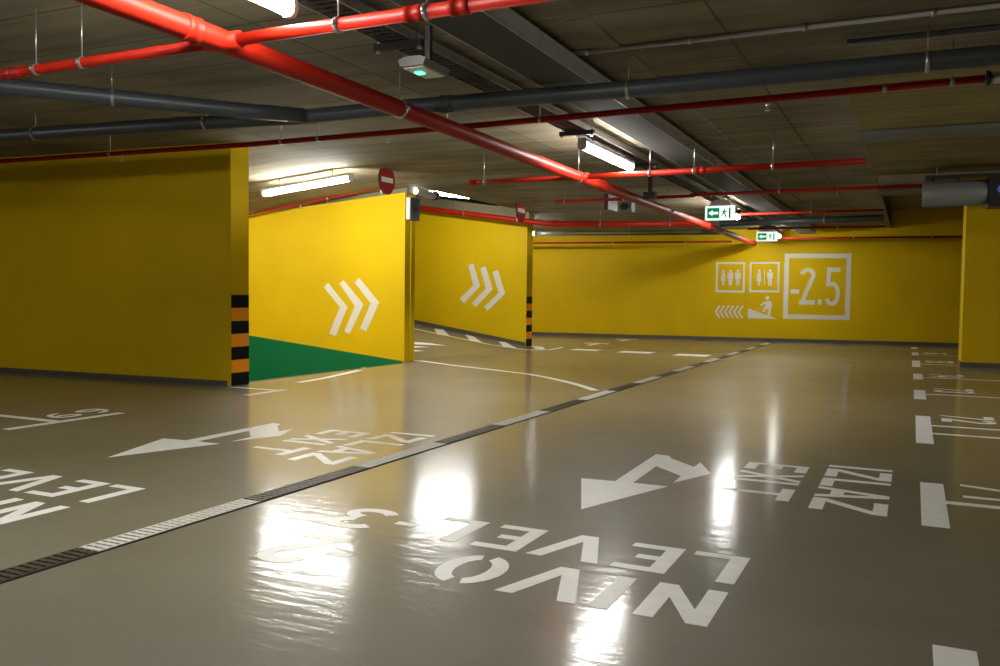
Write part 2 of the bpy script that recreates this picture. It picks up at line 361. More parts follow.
# parking stalls on the right
def stall(y0, y1, stems, num, label, xo=0., ylab=None):
    t = thing('stall_marking', (.1, (y0+y1)/2, 0), label, 'floor marking', 'stall markings on the right')
    MB().box((.045+xo, y0, .0002), (.158+xo, y1, T)).build('bar', 'white', t)
    for y in stems: MB().box((.158+xo, y-.035, .0003), (.64 if 14.5 < y < 15.6 else 4.2, y+.035, T)).build('stall_line', 'white', t)
    if num:
        yy = ylab
        for ch in num:
            place_glyph('digit', ch, t, (.24+xo, yy, .0002), (0,-1,0), (1,0,0), UP, .22, .40, .05, .075); yy -= .26
stall(1.3, 2.785, [], None, 'white stall bar cut by the bottom right edge of the picture', .034)
stall(4.247, 5.260, [4.791], '71', 'white stall marking nearest the camera with a number beside it', .017, 5.36)
stall(6.69, 8.26, [7.22,7.67], '72', 'white stall marking with two parallel lines, second from the camera', 0, 8.46)
stall(9.63, 10.62, [10.2], '73', 'white stall marking third from the camera, just in front of the block', -.012, 10.98)
stall(12.0, 12.92, [12.35], '74', 'white stall marking fourth from the camera, its line running to the block corner', -.02, 13.0)
stall(14.2, 15.68, [14.9], '75', 'white stall marking beside the block, third from the back wall', -.035, 15.8)
stall(17.1, 18.05, [17.4], '76', 'white stall marking behind the block, second from the back wall', -.045, 18.2)
stall(19.35, 19.97, [], None, 'white stall bar closest to the back wall', -.06)
# parking stalls on the left
t = thing('stall_marking', (-5.79,4.5,0), 'white stall marking with the number 69 by the left wall', 'floor marking', 'stall markings on the left')
MB().box((-5.83,4.05,.0002), (-5.745,5.05,T)).build('bar', 'white', t)
MB().box((-10,4.44,.0002), (-5.83,4.52,T)).build('stall_line', 'white', t)
for ch, y in (('6',4.60),('9',4.90)): place_glyph('digit', ch, t, (-5.93,y,.0002), (0,1,0), (-1,0,0), UP, .24, .27, .045, .05)
t = thing('stall_marking', (-5.75,6.7,0), 'white stall corner mark at the foot of the left wall striped end', 'floor marking', 'stall markings on the left')
MB().box((-5.81,6.50,.0002), (-5.72,7.06,T)).build('bar', 'white', t); MB().box((-6.4,6.95,.0002), (-5.81,7.01,T)).build('stall_line', 'white', t)
for (x0, x1, y0, y1, lab) in ((-5.64,-5.13,14.85,15.25,'white floor dash nearest the striped far wall end, leftmost of three'),(-4.70,-4.12,14.72,15.2,'white floor dash in the middle of the row of three'),(-3.66,-3.1,14.53,15.03,'white floor dash next to the drain, rightmost of three')):
    tag(MB().box((x0,y0,.0002), (x1,y1,T)).build('floor_dash', 'white'), lab, 'floor marking', 'row of floor dashes')
for (x, y, lab) in ((-5.92,17.2,'small white T mark on the far floor beyond the row of dashes'),(-5.9,19.25,'small white T mark closest to the back wall')):
    t = thing('stall_marking', (x,y,0), lab, 'floor marking', 'far T marks')
    MB().box((x-.27,y-.09,.0002), (x+.27,y+.09,T)).build('bar', 'white', t); MB().box((x+.02,y-.75,.0002), (x+.12,y-.09,T)).build('stall_line', 'white', t)
# curved lane line from the middle wall to the drain
cl = [(414,360.6),(421,360.9),(454,365.4),(496,370.2),(528,374),(547,377.4),(570,382.6),(582,386),(591,389),(595,390.4)]
P = [atZ(*p) for p in cl]; mb = MB()
mb.prism([Vector((p[0],p[1],.0002)) for p in ribbon(P, .095)], (0,0,T))
tag(mb.build('lane_line', 'white'), 'long white curved lane line from the middle wall to the drain', 'floor marking')
# ramp up: edge line, hatches and arrow
R2P, R2N = (XR2,13,0), Vector((.152,0,1)).normalized()
def on2(px, py):
    p = atZ(px, py)
    return p if p.x > XR2 else atP(px, py, R2P, R2N)
cl = [(413,328.6),(432,332.6),(464,339.3),(488,344.2),(518,348.8),(531,350.0),(540,350.2),(549,349.9),(563,347.4)]
P = [on2(*p) for p in cl]; mb = MB(); N2 = R2N
R = ribbon(P, .075); n = len(P)
for i in range(n-1):
    q = [R[i], R[i+1], R[2*n-2-i], R[2*n-1-i]]; zz = [P[i].z, P[i+1].z, P[i+1].z, P[i].z]
    mb.prism([Vector((a.x, a.y, z+.001)) for a, z in zip(q, zz)], (0,0,T))
tag(mb.build('lane_line', 'white'), 'white edge line along the foot of the far ramp wall', 'floor marking')
HT = [((434.4,328.7),(443.2,329.2),(449.6,336.0),(436.8,334.6)), ((464.8,334.5),(473.6,336.6),(483.2,343.2),(470.4,341.0)), ((498.4,341.4),(505.6,342.2),(516.8,348.4),(504,347.4)), ((531.5,346),(542.4,346.8),(545.6,349.3),(536,349.3))]
for i, h in enumerate(HT):
    mb = MB(); mb.prism([on2(*p)+Vector((0,0,.0012)) for p in h], N2*T)
    tag(mb.build('floor_hatch', 'white'), ('white floor hatch highest up the ramp, first from the middle wall','white floor hatch second from the middle wall on the ramp edge','white floor hatch third from the middle wall, left of the striped end','white floor hatch just right of the far striped wall end')[i], 'floor marking', 'hatches along the ramp edge')
mb = MB()
for h in (((395,341),(413.6,342),(430,343.2),(446,345.6),(413,344.4),(395,344.4)), ((395,346),(413.6,346),(430,347.1),(413,347.8),(395,348)), ((395,350),(413.6,350),(424.5,350.9),(413,351.6),(395,352))):
    mb.prism([on2(*p)+Vector((0,0,.0012)) for p in h], N2*T)
tag(mb.build('ramp_arrow', 'white'), 'white pointed lane arrow on the ramp beside the middle wall end', 'floor marking')
# ramp down: edge line
R1P, R1N = (XR1,9,0), Vector((-SL,0,1)).normalized()
def on1(x, y): return Vector((x, y, zr1(x) if x < XR1 else 0))
mb = MB(); P = [on1(*p) for p in ((-9.5,10.35),(-8.2,10.3),(-7.2,10.2),(-6.7,9.9),(-6.4,9.3),(-6.15,8.2),(-6.1,7.7))]
R = ribbon(P, .09); n = len(P)
for i in range(n-1):
    q = [R[i], R[i+1], R[2*n-2-i], R[2*n-1-i]]; zz = [P[i].z, P[i+1].z, P[i+1].z, P[i].z]
    mb.prism([Vector((a.x, a.y, z+.001)) for a, z in zip(q, zz)], (0,0,T))
tag(mb.build('lane_line', 'white'), 'white curved edge line at the top of the ramp below the green wedge', 'floor marking')

# ------------------------------------------------------------------ drain
DX0, DX1 = -2.882, -2.768
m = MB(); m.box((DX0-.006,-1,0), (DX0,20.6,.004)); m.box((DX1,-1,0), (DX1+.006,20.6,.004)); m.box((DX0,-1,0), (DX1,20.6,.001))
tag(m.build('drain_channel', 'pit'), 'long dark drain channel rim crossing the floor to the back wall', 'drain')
ORD = ['nearest the camera','second from the camera','third from the camera','fourth from the camera','fifth from the camera','sixth from the camera','seventh from the camera','eighth from the camera','ninth from the camera','tenth from the camera']
i = 0
for k in range(-1, 20):
    a, b = 2.3+.915*k, 2.3+.915*(k+1); white = k % 2 == 0
    a += .006; m = MB(); n = 26 if k < 8 else 14
    for j in range(n):
        y = a + (b-a)*(j+.5)/n; m.box((DX0+.007,y-(b-a)/n*.33,.0015), (DX1-.007,y+(b-a)/n*.33,.006))
    for x in (DX0+.001, DX1-.008): m.box((x,a,.0012), (x+.007,b,.0062))
    for x in (DX0+.036, DX0+.072): m.box((x,a,.0012), (x+.004,b,.0045))
    idx = (k+1)//2 if not white else k//2
    tag(m.build('drain_grate', 'gratew' if white else 'grate'), f"{'white painted' if white else 'bare dark'} slotted drain grate, {ORD[idx] if idx < 10 else 'closest to the back wall'} of the {'white' if white else 'dark'} ones", 'drain grate', 'drain grates')

# ------------------------------------------------------------------ wall paintings
def wall_poly(name, pxs, y, m, label, cat, group):
    mb = MB(); mb.prism([atY(*p, y) + Vector((0,-.002,0)) for p in pxs], (0,-.002,0))
    return tag(mb.build(name, m), label, cat, group)
def crop(x0, y0, s, pts): return [(x0+p[0]*s, y0+p[1]*s) for p in pts]
s1, s2 = 90/749, 90/631
for i, q in enumerate(([(115,185),(150,148),(315,350),(215,592),(160,570),(250,350)], [(245,155),(280,126),(448,328),(330,577),(287,550),(373,342)], [(372,145),(410,107),(578,312),(470,552),(417,528),(505,320)])):
    wall_poly('painted_chevron', crop(310,265,s1,q), WY1, 'mural', 'white chevron on the bright yellow wall above the green wedge, ' + ('left','middle','right')[i] + ' one', 'wall marking', 'chevrons on the middle wall')
for i, q in enumerate(([(128,70),(163,58),(213,218),(98,338),(70,305),(163,210)], [(212,95),(250,78),(300,242),(180,367),(153,338),(250,235)], [(297,120),(335,103),(388,270),(265,392),(238,365),(340,265)])):
    wall_poly('painted_chevron', crop(450,255,s2,q), WY2, 'mural', 'white chevron on the far ramp wall left of the striped end, ' + ('left','middle','right')[i] + ' one', 'wall marking', 'chevrons on the far ramp wall')
def wpoly(name, parent, pts, m='mural', lift=0):
    mb = MB(); mb.prism([bw(p[0], p[1], .0015+lift) for p in pts], bn*.0025); return mb.build(name, m, parent)
def wframe(parent, u0, u1, z0, z1, t):
    mb = MB()
    for a in ((u0,u1,z0,z0+t),(u0,u1,z1-t,z1),(u0,u0+t,z0+t,z1-t),(u1-t,u1,z0+t,z1-t)):
        mb.prism([bw(a[0],a[2],.0015),bw(a[1],a[2],.0015),bw(a[1],a[3],.0015),bw(a[0],a[3],.0015)], bn*.0025)
    return mb.build('frame', 'mural', parent)
def figure(parent, u, z0, h, dress=False, name='figure'):
    w = h*.17; mb = MB(); L = .0016
    pr = lambda pts: mb.prism([bw(p[0], p[1], L) for p in pts], bn*.0025)
    pr(arc(u, z0+h*.91, h*.085, h*.085, 0, 342, 14))
    if dress:
        pr([(u-w*.55,z0+h*.8),(u+w*.55,z0+h*.8),(u+w*.85,z0+h*.28),(u+w*.4,z0+h*.28),(u+w*.35,z0),(u-w*.35,z0),(u-w*.4,z0+h*.28),(u-w*.85,z0+h*.28)])
    else:
        pr([(u-w,z0+h*.8),(u+w,z0+h*.8),(u+w,z0+h*.44),(u+w*.7,z0+h*.44),(u+w*.6,z0),(u+w*.12,z0),(u,z0+h*.4),(u-w*.12,z0),(u-w*.6,z0),(u-w*.7,z0+h*.44),(u-w,z0+h*.44)])
    return mb.build(name, 'mural', parent)
t = thing('level_number_sign', bw(6.54,.5), 'large white painted square with -2.5 on the back wall', 'wall marking')
wframe(t, 5.83, 7.23, .52, 1.985, .10)
n3 = bn
def wg(ch, u, z, w, h, sv, sh, name): place_glyph(name, ch, t, bw(u,z,.001), bd, (0,0,1), bn, w, h, sv, sh, 'mural', .0025)
wpoly('minus_sign', t, [(5.98,1.09),(6.16,1.09),(6.16,1.185),(5.98,1.185)])
wg('2', 6.165, .845, .33, .82, .075, .10, 'digit'); wpoly('decimal_point', t, [(6.56,.845),(6.635,.845),(6.635,.965),(6.56,.965)])
wg('5', 6.70, .845, .33, .83, .07, .10, 'digit')
t = thing('restroom_pictogram', bw(4.66,1.1), 'white framed pictogram with three standing figures, left of the pair', 'wall marking', 'restroom pictograms')
wframe(t, 4.335, 4.98, 1.10, 1.795, .045)
for i, u in enumerate((4.5,4.66,4.82)): figure(t, u, 1.26, .37, i == 0)
t = thing('restroom_pictogram', bw(5.4,1.1), 'white framed pictogram with two figures and a divider, beside the big square', 'wall marking', 'restroom pictograms')
wframe(t, 5.08, 5.735, 1.11, 1.80, .045)
figure(t, 5.29, 1.265, .37, True); figure(t, 5.53, 1.265, .37); wpoly('divider', t, [(5.4,1.29),(5.415,1.29),(5.415,1.62),(5.4,1.62)])
t = thing('chevron_row', bw(4.65,.5), 'row of small white chevrons pointing left under the three figures', 'wall marking')
for i in range(6):
    u = 4.325+i*.103
    wpoly('chevron', t, [(u,.655),(u+.085,.80),(u+.13,.80),(u+.045,.655),(u+.13,.515),(u+.085,.515)])
t = thing('stairs_pictogram', bw(5.4,.5), 'white wedge with a walking figure under the two figures', 'wall marking')
wpoly('wedge', t, [(5.065,.52),(5.70,.515),(5.065,.745)])
mb = MB()
for q in (arc(5.485,.985,.045,.045,0,342,12), [(5.42,.90),(5.56,.92),(5.59,.83),(5.57,.72),(5.55,.58),(5.49,.60),(5.50,.74),(5.45,.72),(5.43,.655),(5.38,.665),(5.40,.77),(5.44,.80)], [(5.33,.83),(5.43,.905),(5.45,.87),(5.34,.80)]):
    mb.prism([bw(p[0],p[1],.0045) for p in q], bn*.002)
mb.build('walking_figure', 'mural', t)

# ------------------------------------------------------------------ pipework
def hanger(parent, p, r, top=CH, name='hanger', rods=1):
    """split ring round a pipe with a threaded rod to the ceiling"""
    p = Vector(p[:3]); ax = Vector(p_ax); m = MB()
    m.tube([p-ax*.012, p+ax*.012], r+.006, 14)
    side = ax.cross(Vector((0,0,1))).normalized()
    m.box(p+side*(r+.004)-Vector((.006,.006,.012)), p+side*(r+.02)+Vector((.006,.006,.012)))
    m.tube([p+Vector((0,0,r)), (p.x,p.y,top)], .004, 6)
    return m.build(name, 'clamp', parent, True)
def sprinkler(parent, p, r, up=False):
    p = Vector(p); s = 1 if up else -1; z = lambda d: p + Vector((0,0,s*(r+d)))
    m = MB(); m.tube([z(-.005), z(.03), z(.031), z(.05), z(.051), z(.056)], .01, 10, radii=[.012,.012,.006,.004,.018,.018])
    return m.build('sprinkler_head', 'clamp', parent, True)
def pipe(name, pts, r, m, label, cat, hang=(), group=None, couplings=(), sprink=(), top=CH):
    global p_ax
    pts = [Vector(p) for p in pts]; t = thing(name, pts[0], label, cat, group)
    MB().tube(pts, r, 18).build('pipe_run', m, t, True)
    d = (pts[-1]-pts[0]).normalized(); p_ax = d
    def along(v):
        # point of the run at this coordinate of its main axis
        k = 0 if abs(d.x) > abs(d.y) else 1
        for a, b in zip(pts, pts[1:]):
            if min(a[k],b[k]) <= v <= max(a[k],b[k]): return a+(b-a)*((v-a[k])/(b[k]-a[k]))
        return pts[0] if abs(v-pts[0][k]) < abs(v-pts[-1][k]) else pts[-1]
    for v in hang: hanger(t, along(v), r, top)
    for v in couplings:
        c = along(v); mm = MB(); mm.tube([c-d*.05, c-d*.045, c-d*.02, c-d*.018, c+d*.018, c+d*.02, c+d*.045, c+d*.05], r, 18, radii=[r+.001,r+.007,r+.007,r+.005,r+.005,r+.007,r+.007,r+.001]); mm.build('coupling', m, t, True)
    for v in sprink: sprinkler(t, along(v), r)
    return t, along
ZM = 2.2
mp, al = pipe('fire_main_pipe', [(-3.02,-5,ZM),(-3.04,3.2,ZM),(-3.11,7.9,ZM),(-3.27,20.2,ZM)], .056, 'red', 'thick red fire main running down the hall to the back wall', 'pipe', hang=(1.2,4.9,8.4,12.2,16.2), couplings=(3.05,9.2,14.9))
for y in (3.27,8.42):
    c = al(y); MB().tube([c+Vector((-.10,0,0)), c+Vector((.10,0,0))], .042, 16).build('branch_tee', 'red', mp, True)
pipe('branch_pipe', [(-9,3.28,ZM),(-3.08,3.27,ZM)], .026, 'red', 'thin red pipe leaving the fire main to the left, nearest the camera', 'pipe', hang=(-4.38,-4.02,-6.7), couplings=(-4.55,), group='red branch pipes')
pipe('branch_pipe', [(-3.0,3.27,ZM),(4.5,3.26,ZM)], .03, 'red', 'bright red pipe crossing under the cable trays at the top of the picture', 'pipe', hang=(-2.37,-1.91,1.5), couplings=(-1.97,-1.75), group='red branch pipes')
pipe('branch_pipe', [(-4.35,8.42,ZM),(-3.16,8.42,ZM)], .024, 'red', 'short red pipe stub left of the fire main above the ramp wall', 'pipe', hang=(-4.2,), couplings=(-4.32,), group='red branch pipes')
pipe('branch_pipe', [(-3.06,8.42,ZM),(-.41,8.29,ZM)], .028, 'red', 'red pipe right of the fire main passing under the lit lamp', 'pipe', hang=(-2.37,-1.93,-1.2), couplings=(-1.87,), group='red branch pipes')
pipe('sprinkler_pipe', [(-13,5.72,2.3),(-8.48,5.93,2.3),(-5.38,6.08,2.3),(-2.9,6.05,2.3),(.343,5.9,2.3)], .023, 'red', 'long thin red pipe crossing the hall in front of the left wall top', 'pipe', hang=(-7,-5.0,-4.6,-3.35,-2.55,-.2,.17), group='thin sprinkler pipes', sprink=(-6.85,-3.9,-.9))
t, _ = pipe('valve_coupling', [(.345,5.9,2.3),(.62,5.89,2.3)], .034, 'steel', 'grey metal pipe coupling at the right end of the long thin red pipe', 'fitting')
MB().tube([(.50,5.9,2.27),(.50,5.9,2.20)], .03, 14).build('drop_nipple', 'red', t, True)
MB().tube([(.345,5.9,2.3),(.37,5.9,2.3)], .044, 16).build('collar', 'dark', t, True); MB().tube([(.59,5.9,2.3),(.62,5.89,2.3)], .044, 16).build('collar', 'dark', t, True)
pipe('sprinkler_pipe', [(-4.75,11.85,2.35),(-2.7,11.74,2.35)], .022, 'red', 'thin dark red pipe behind the fire main, left of the exit sign', 'pipe', hang=(-4.6,-3.7), group='thin sprinkler pipes')
pipe('sprinkler_pipe', [(-2.65,11.72,2.36),(.6,11.66,2.36)], .022, 'red', 'thin red pipe right of the cable trays in front of the concrete beam', 'pipe', hang=(-1.6,.3), group='thin sprinkler pipes', sprink=(-.9,))
pipe('sprinkler_pipe', [(-2.6,14.58,2.35),(-.45,14.58,2.35)], .02, 'red', 'thin red pipe just behind the exit sign ending below the beam', 'pipe', hang=(-1.5,), group='thin sprinkler pipes')
pipe('sprinkler_pipe', [(-2.9,17.1,2.3),(-.5,17.2,2.3)], .02, 'red', 'thin red pipe under the dark far drain pipe', 'pipe', hang=(-1.3,), group='thin sprinkler pipes')
pipe('sprinkler_pipe', [(-2.9,20.0,2.3),(.9,20.3,2.29)], .022, 'red', 'thin red pipe along the back wall above the -2.5 square', 'pipe', hang=(-1.2,.3), group='thin sprinkler pipes', sprink=(-.2,))
pipe('sprinkler_pipe', [(-9,18.7,2.2),(-3.6,19.3,2.2)], .022, 'red', 'thin red pipe along the back wall right of the far striped wall end', 'pipe', hang=(-6.2,-4.6), group='thin sprinkler pipes', sprink=(-5.2,))
pipe('ramp_fire_pipe', [(-11,15.0,2.98),(-9.0,15.0,2.70),(-6.7,15.0,2.385),(-6.2,15.0,2.315),(-5.9,15.02,2.30),(-3.4,15.7,2.30)], .05, 'red', 'thick red pipe sloping along the far ramp wall top then level behind it', 'pipe', hang=(-7.9,-5.2,-4.0), couplings=(-6.0,), top=2.7)
pipe('ramp_sprinkler_pipe', [(-11.5,10.62,1.92),(-6.5,10.66,2.575)], .018, 'red', 'thin pipe sloping along the top of the bright yellow middle wall', 'pipe', hang=(-9.3,-7.9), sprink=(-8.4,), top=2.3)
pipe('drain_pipe', [(-12,4.70,2.33),(-7.26,5.06,2.33),(-5.32,5.26,2.33),(-4.3,5.40,2.33),(-3.37,5.40,2.33),(-1.74,5.48,2.33),(4.5,5.50,2.33)], .055, 'grey', 'long slate grey drain pipe crossing the hall under the ceiling', 'pipe', hang=(-6.85,-5.1,-1.7,.03), couplings=(-3.0,))
pipe('drain_pipe', [(-6.65,2.25,2.33),(-5.47,3.82,2.33),(-4.47,5.09,2.33),(-4.2,5.36,2.33)], .055, 'grey', 'slate grey drain pipe slanting in from the left edge to join the long one', 'pipe', hang=(4.35,))
pipe('drain_pipe', [(-3.2,16.0,2.32),(-.48,15.6,2.32)], .055, 'grey', 'short dark drain pipe near the back wall right of the exit sign', 'pipe', hang=(-1.4,))
pipe('drain_pipe', [(-7.5,17.6,2.33),(-3.5,18.3,2.33)], .05, 'grey', 'dark drain pipe near the back wall left of the fire main', 'pipe', hang=(-5.5,))
pipe('cable_conduit', [(-7.2,17.2,2.30),(-3.9,17.6,2.30)], .025, 'conduit', 'pale conduit behind the thick sloping red pipe right of the far striped wall end', 'conduit', group='ceiling conduits')
pipe('cable_conduit', [(-2.42,5.23,2.522),(4.5,5.25,2.522)], .013, 'conduit', 'thin pale conduit fixed across the ceiling above the grey drain pipe', 'conduit', hang=(-1.9,-1.25,-.6,.05), group='ceiling conduits')
pipe('cable_conduit', [(-.4,5.575,2.505),(4.5,5.6,2.505)], .018, 'cable', 'dark strip standing for a shadow across the ceiling at the right above the drain pipe', 'conduit', group='ceiling conduits')  # dark tube put where the ceiling has only a shadow band
t = thing('flat_duct', (1.2,8.75,2.45), 'flat grey duct across the ceiling at the right before the beam', 'duct')
MB().box((XE+.01,8.56,2.462), (3.2,8.94,2.505)).build('duct_body', 'duct', t)
for x in (.1,1.4): MB().box((x,8.55,2.458), (x+.04,8.95,2.505)).build('strap', 'duct', t)

# ------------------------------------------------------------------ cable trays
def cable_tray(x0, x1, z, hgt, y0, y1, ribs, label, cables):
    t = thing('cable_tray', ((x0+x1)/2, y0, z), label, 'cable tray', 'cable trays')
    m = MB(); m.box((x0,y0,z), (x0+.006,y1,z+hgt)); m.box((x1-.006,y0,z), (x1,y1,z+hgt))
    for x in (x0-.012, x1): m.box((x,y0,z+hgt-.004), (x+.012,y1,z+hgt))
    m.build('side_rail', 'steel', t)
    m = MB()
    if ribs:
        y = y0
        while y < y1: m.box((x0+.006,y,z), (x1-.006,y+.038,z+.006)); y += .062
        for f in (.33,.66): m.box((x0+(x1-x0)*f-.01,y0,z+.001), (x0+(x1-x0)*f+.01,y1,z+.007))
    else: m.box((x0+.006,y0,z), (x1-.006,y1,z+.004))
    m.build('tray_floor', 'tray', t)
    for i in range(cables):
        x = x0+.03+(x1-x0-.06)*(i+.5)/cables; m = MB()
        m.tube([(x+.012*math.sin(y*1.7+i*2), y, z+.022+.006*math.sin(y*2.3+i)) for y in [y0+(y1-y0)*j/30 for j in range(31)]], .011, 8)
        m.build('cable', 'cable', t, True)
    return t
cable_tray(-2.845, -2.635, 2.45, .05, 2.6, 20.2, True, 'slotted cable tray above the lamps, left one of the two', 4)
tr = cable_tray(-2.31, -1.97, 2.40, .10, 1.4, 20.2, False, 'solid bottomed deep cable tray, right one of the two', 5)
for y in (3.0, 6.2, 9.6, 13.0, 16.4):
    for x in (-2.322, -1.958): MB().tube([(x,y,2.43),(x,y,CH)], .005, 8).build('hanger_rod', 'clamp', tr, True)
for i, (y, wd) in enumerate(((4.35,'above the unlit exit sign'),(7.3,'at the near end of the middle lamp'),(9.35,'at the far end of the middle lamp'),(12.3,'in front of the lit exit sign'),(15.6,'behind the lit exit sign'),(18.4,'nearest the back wall'))):
    t = thing('tray_bracket', (-2.73,y,2.41), 'steel hanger bracket under the slotted cable tray ' + wd, 'bracket', 'tray brackets')
    MB().box((-2.89,y-.02,2.41), (-2.57,y+.02,2.447)).build('cross_rail', 'cable', t)
    for x in (-2.87,-2.59):
        MB().tube([(x,y,2.40),(x,y,CH)], .005, 8).build('threaded_rod', 'clamp', t, True)
        MB().tube([(x,y,2.395),(x,y,2.41)], .013, 6).build('nut', 'clamp', t)

# ------------------------------------------------------------------ lamps
def lamp(p0, p1, label, top=None, group='tube lamps', glow='tube'):
    """moisture-proof batten: grey tray, lit opal cover, two end caps, two short hangers"""
    p0, p1 = Vector(p0), Vector(p1); d = (p1-p0).normalized(); side = d.cross(Vector((0,0,1))).normalized(); up = side.cross(d)
    t = thing('tube_lamp', (p0+p1)/2, label, 'lamp', group)
    def sweep(prof, a, b, name, m, smooth=False):
        n = len(prof); vs = [a+side*x+up*z for x, z in prof] + [b+side*x+up*z for x, z in prof]
        mb = MB().add(vs, [tuple(range(n)), tuple(range(n, 2*n))[::-1]] + [(i, n+i, n+(i+1) % n, (i+1) % n) for i in range(n)])
        return mb.build(name, m, t, smooth)
    tray = [(-.036,.026),(-.036,.05),(-.028,.058),(.028,.058),(.036,.05),(.036,.026)]
    cover = [(.041*math.cos(math.radians(a)), .038*math.sin(math.radians(a))-.002) for a in range(135, 406, 30)]
    sweep(tray, p0, p1, 'housing', 'housing'); sweep(cover, p0+d*.03, p1-d*.03, 'diffuser', glow, True)
    cap = [(-.043,.0),(-.038,.03),(-.037,.06),(.037,.06),(.038,.03),(.043,.0),(.036,-.028),(.022,-.043),(-.022,-.043),(-.036,-.028)]
    for a in (p0-d*.012, p1-d*.018): sweep(cap, a, a+d*.03, 'end_cap', 'pale')
    if top:
        for f in (.2,.8):
            a = p0+(p1-p0)*f+up*.04; MB().tube([a, (a.x,a.y,top if not callable(top) else top(a.x))], .005, 8).build('hanger_rod', 'clamp', t, True)
    return t
LX, LZ = -2.70, 2.335
for y, lab in ((1.88,'lit tube lamp cut by the top edge of the picture beside the fire main'),(7.36,'brightest lit tube lamp under the cable trays, right of the fire main'),(13.5,'lit tube lamp just behind the green exit sign'),(18.5,'lit tube lamp under the cable trays closest to the back wall')):
    lamp((LX,y,LZ), (LX,y+1.46,LZ), lab, 2.45, glow='tube_dim' if y > 18 else 'tube')
lamp((-7.70,9.0,2.275), (-6.33,9.0,2.415), 'lit tube lamp on the sloping ceiling above the green wedge wall', lambda x: CH+.095*min(0,x-XR1), glow='tube_bright')
lamp((-8.02,13.0,2.79), (-6.62,13.0,2.61), 'lit tube lamp over the upward ramp beside the small camera', lambda x: CH+.14-.14*(x-XR1), glow='tube_bright')
lamp((-8.75,16.9,2.30), (-7.27,17.05,2.30), 'lit tube lamp peeping out behind the far striped wall end', CH)
FILL_LAMPS = [((-10.6,8.6,2.08),(-9.2,8.6,2.20)), ((-5.8,.3,LZ),(-5.8,1.76,LZ)), ((-2.7,-3.8,LZ),(-2.7,-2.34,LZ)), ((3.4,7.4,LZ),(3.4,8.86,LZ)), ((3.4,-3.8,LZ),(3.4,-2.34,LZ)), ((-9.3,.8,LZ),(-9.3,2.26,LZ)), ((-9.3,-5,LZ),(-9.3,-3.54,LZ))]  # extra unseen lamps, added to brighten the floor and walls
for a, b in FILL_LAMPS: lamp(a, b, 'added unseen fill tube lamp outside the picture', CH, 'added fill lamps outside the picture')

# ------------------------------------------------------------------ signs and boxes
def exit_sign(c, u, label, lit=True, w=.46, h=.22):
    """hanging sign box; u is its width direction, face looks to the viewer's side"""
    c, u = Vector(c), Vector(u).normalized(); n = u.cross(Vector((0,0,1))).normalized(); U = Vector((0,0,1))
    if n.dot(EYE-c) < 0: n = -n
    t = thing('exit_sign', c, label, 'sign', 'hanging exit signs')
    def pl(name, m, pts, off, th, parent=t):
        mb = MB(); mb.prism([c+u*x+U*z+n*off for x, z in pts], n*th); return mb.build(name, m, parent)
    rc = lambda x0,z0,x1,z1: [(x0,z0),(x1,z0),(x1,z1),(x0,z1)]
    pl('housing', 'pale', rc(-w/2,-h/2,w/2,h/2), -.05, .05)
    face = pl('light_panel', 'exitw' if lit else 'pale', rc(-w/2+.006,-h/2+.006,w/2-.006,h/2-.006), 0, .003)
    gp = pl('green_panel', 'exitg', rc(-w*.42,-h*.34,-w*.02,h*.34), .003, .002, face)
    pl('arrow', 'exitw', [(-w*.38,0),(-w*.24,h*.2),(-w*.24,h*.08),(-w*.06,h*.08),(-w*.06,-h*.08),(-w*.24,-h*.08),(-w*.24,-h*.2)], .005, .002, face)
    g2 = [(w*.02,-h*.34),(w*.02,h*.34),(w*.27,h*.34),(w*.27,-h*.34)]
    pl('figure_panel', 'exitw', g2, .003, .002, face)
    mb = MB()
    for q in (arc(w*.15,h*.22,h*.06,h*.06,0,340,10), [(w*.08,h*.13),(w*.17,h*.16),(w*.24,h*.04),(w*.22,h*.0),(w*.17,h*.07),(w*.155,-h*.02),(w*.2,-h*.12),(w*.21,-h*.3),(w*.175,-h*.3),(w*.165,-h*.14),(w*.11,-h*.05),(w*.07,-h*.2),(w*.02,-h*.2),(w*.03,-h*.15),(w*.06,-h*.14),(w*.1,h*.05),(w*.07,h*.1)]):
        mb.prism([c+u*x+U*z+n*.006 for x, z in q], n*.001)
    mb.build('running_figure', 'exitg', face)
    pl('doorway', 'dark', rc(w*.29,-h*.34,w*.34,h*.34), .003, .002, face)
    mb = MB(); mb.prism([c+u*x+U*(h/2)+n*-.045 for x in (-w*.36,w*.36)] + [c+u*x+U*z+n*-.045 for x, z in ((w*.30,h/2+.05),(w*.15,h/2+.085),(-w*.15,h/2+.085),(-w*.30,h/2+.05))], n*.04); mb.build('top_cover', 'pale', t)
    for x in (-w*.22,w*.22): MB().tube([c+u*x+U*(h/2+.05)-n*.025, Vector(((c+u*x-n*.025).x,(c+u*x-n*.025).y,2.45))], .004, 8).build('hanger_rod', 'clamp', t, True)
    return t
cE = atY(720,213,12.6); exit_sign(cE, (1,0,0), 'lit white exit sign with green arrow hanging below the cable trays', w=.43, h=.215)
cE = atY(767,236.5,18.2); exit_sign(cE, (1,.1,0), 'small lit exit sign far down the hall near the back wall', w=.42, h=.2)
t = thing('emergency_light', (-2.42,4.05,2.2), 'pale emergency light box with a green glow hanging under the nearest trays', 'lamp')
m = MB(); m.prism([(-2.50,4.0,2.20),(-2.36,4.0,2.20),(-2.345,4.0,2.235),(-2.38,4.0,2.25),(-2.48,4.0,2.25),(-2.515,4.0,2.235)], (0,.27,0)); m.build('housing', 'fan', t)
MB().box((-2.49,4.02,2.192), (-2.37,4.25,2.2)).build('light_cover', 'pale', t)
MB().box((-2.47,4.10,2.186), (-2.43,4.14,2.192)).build('indicator_light', 'led', t)
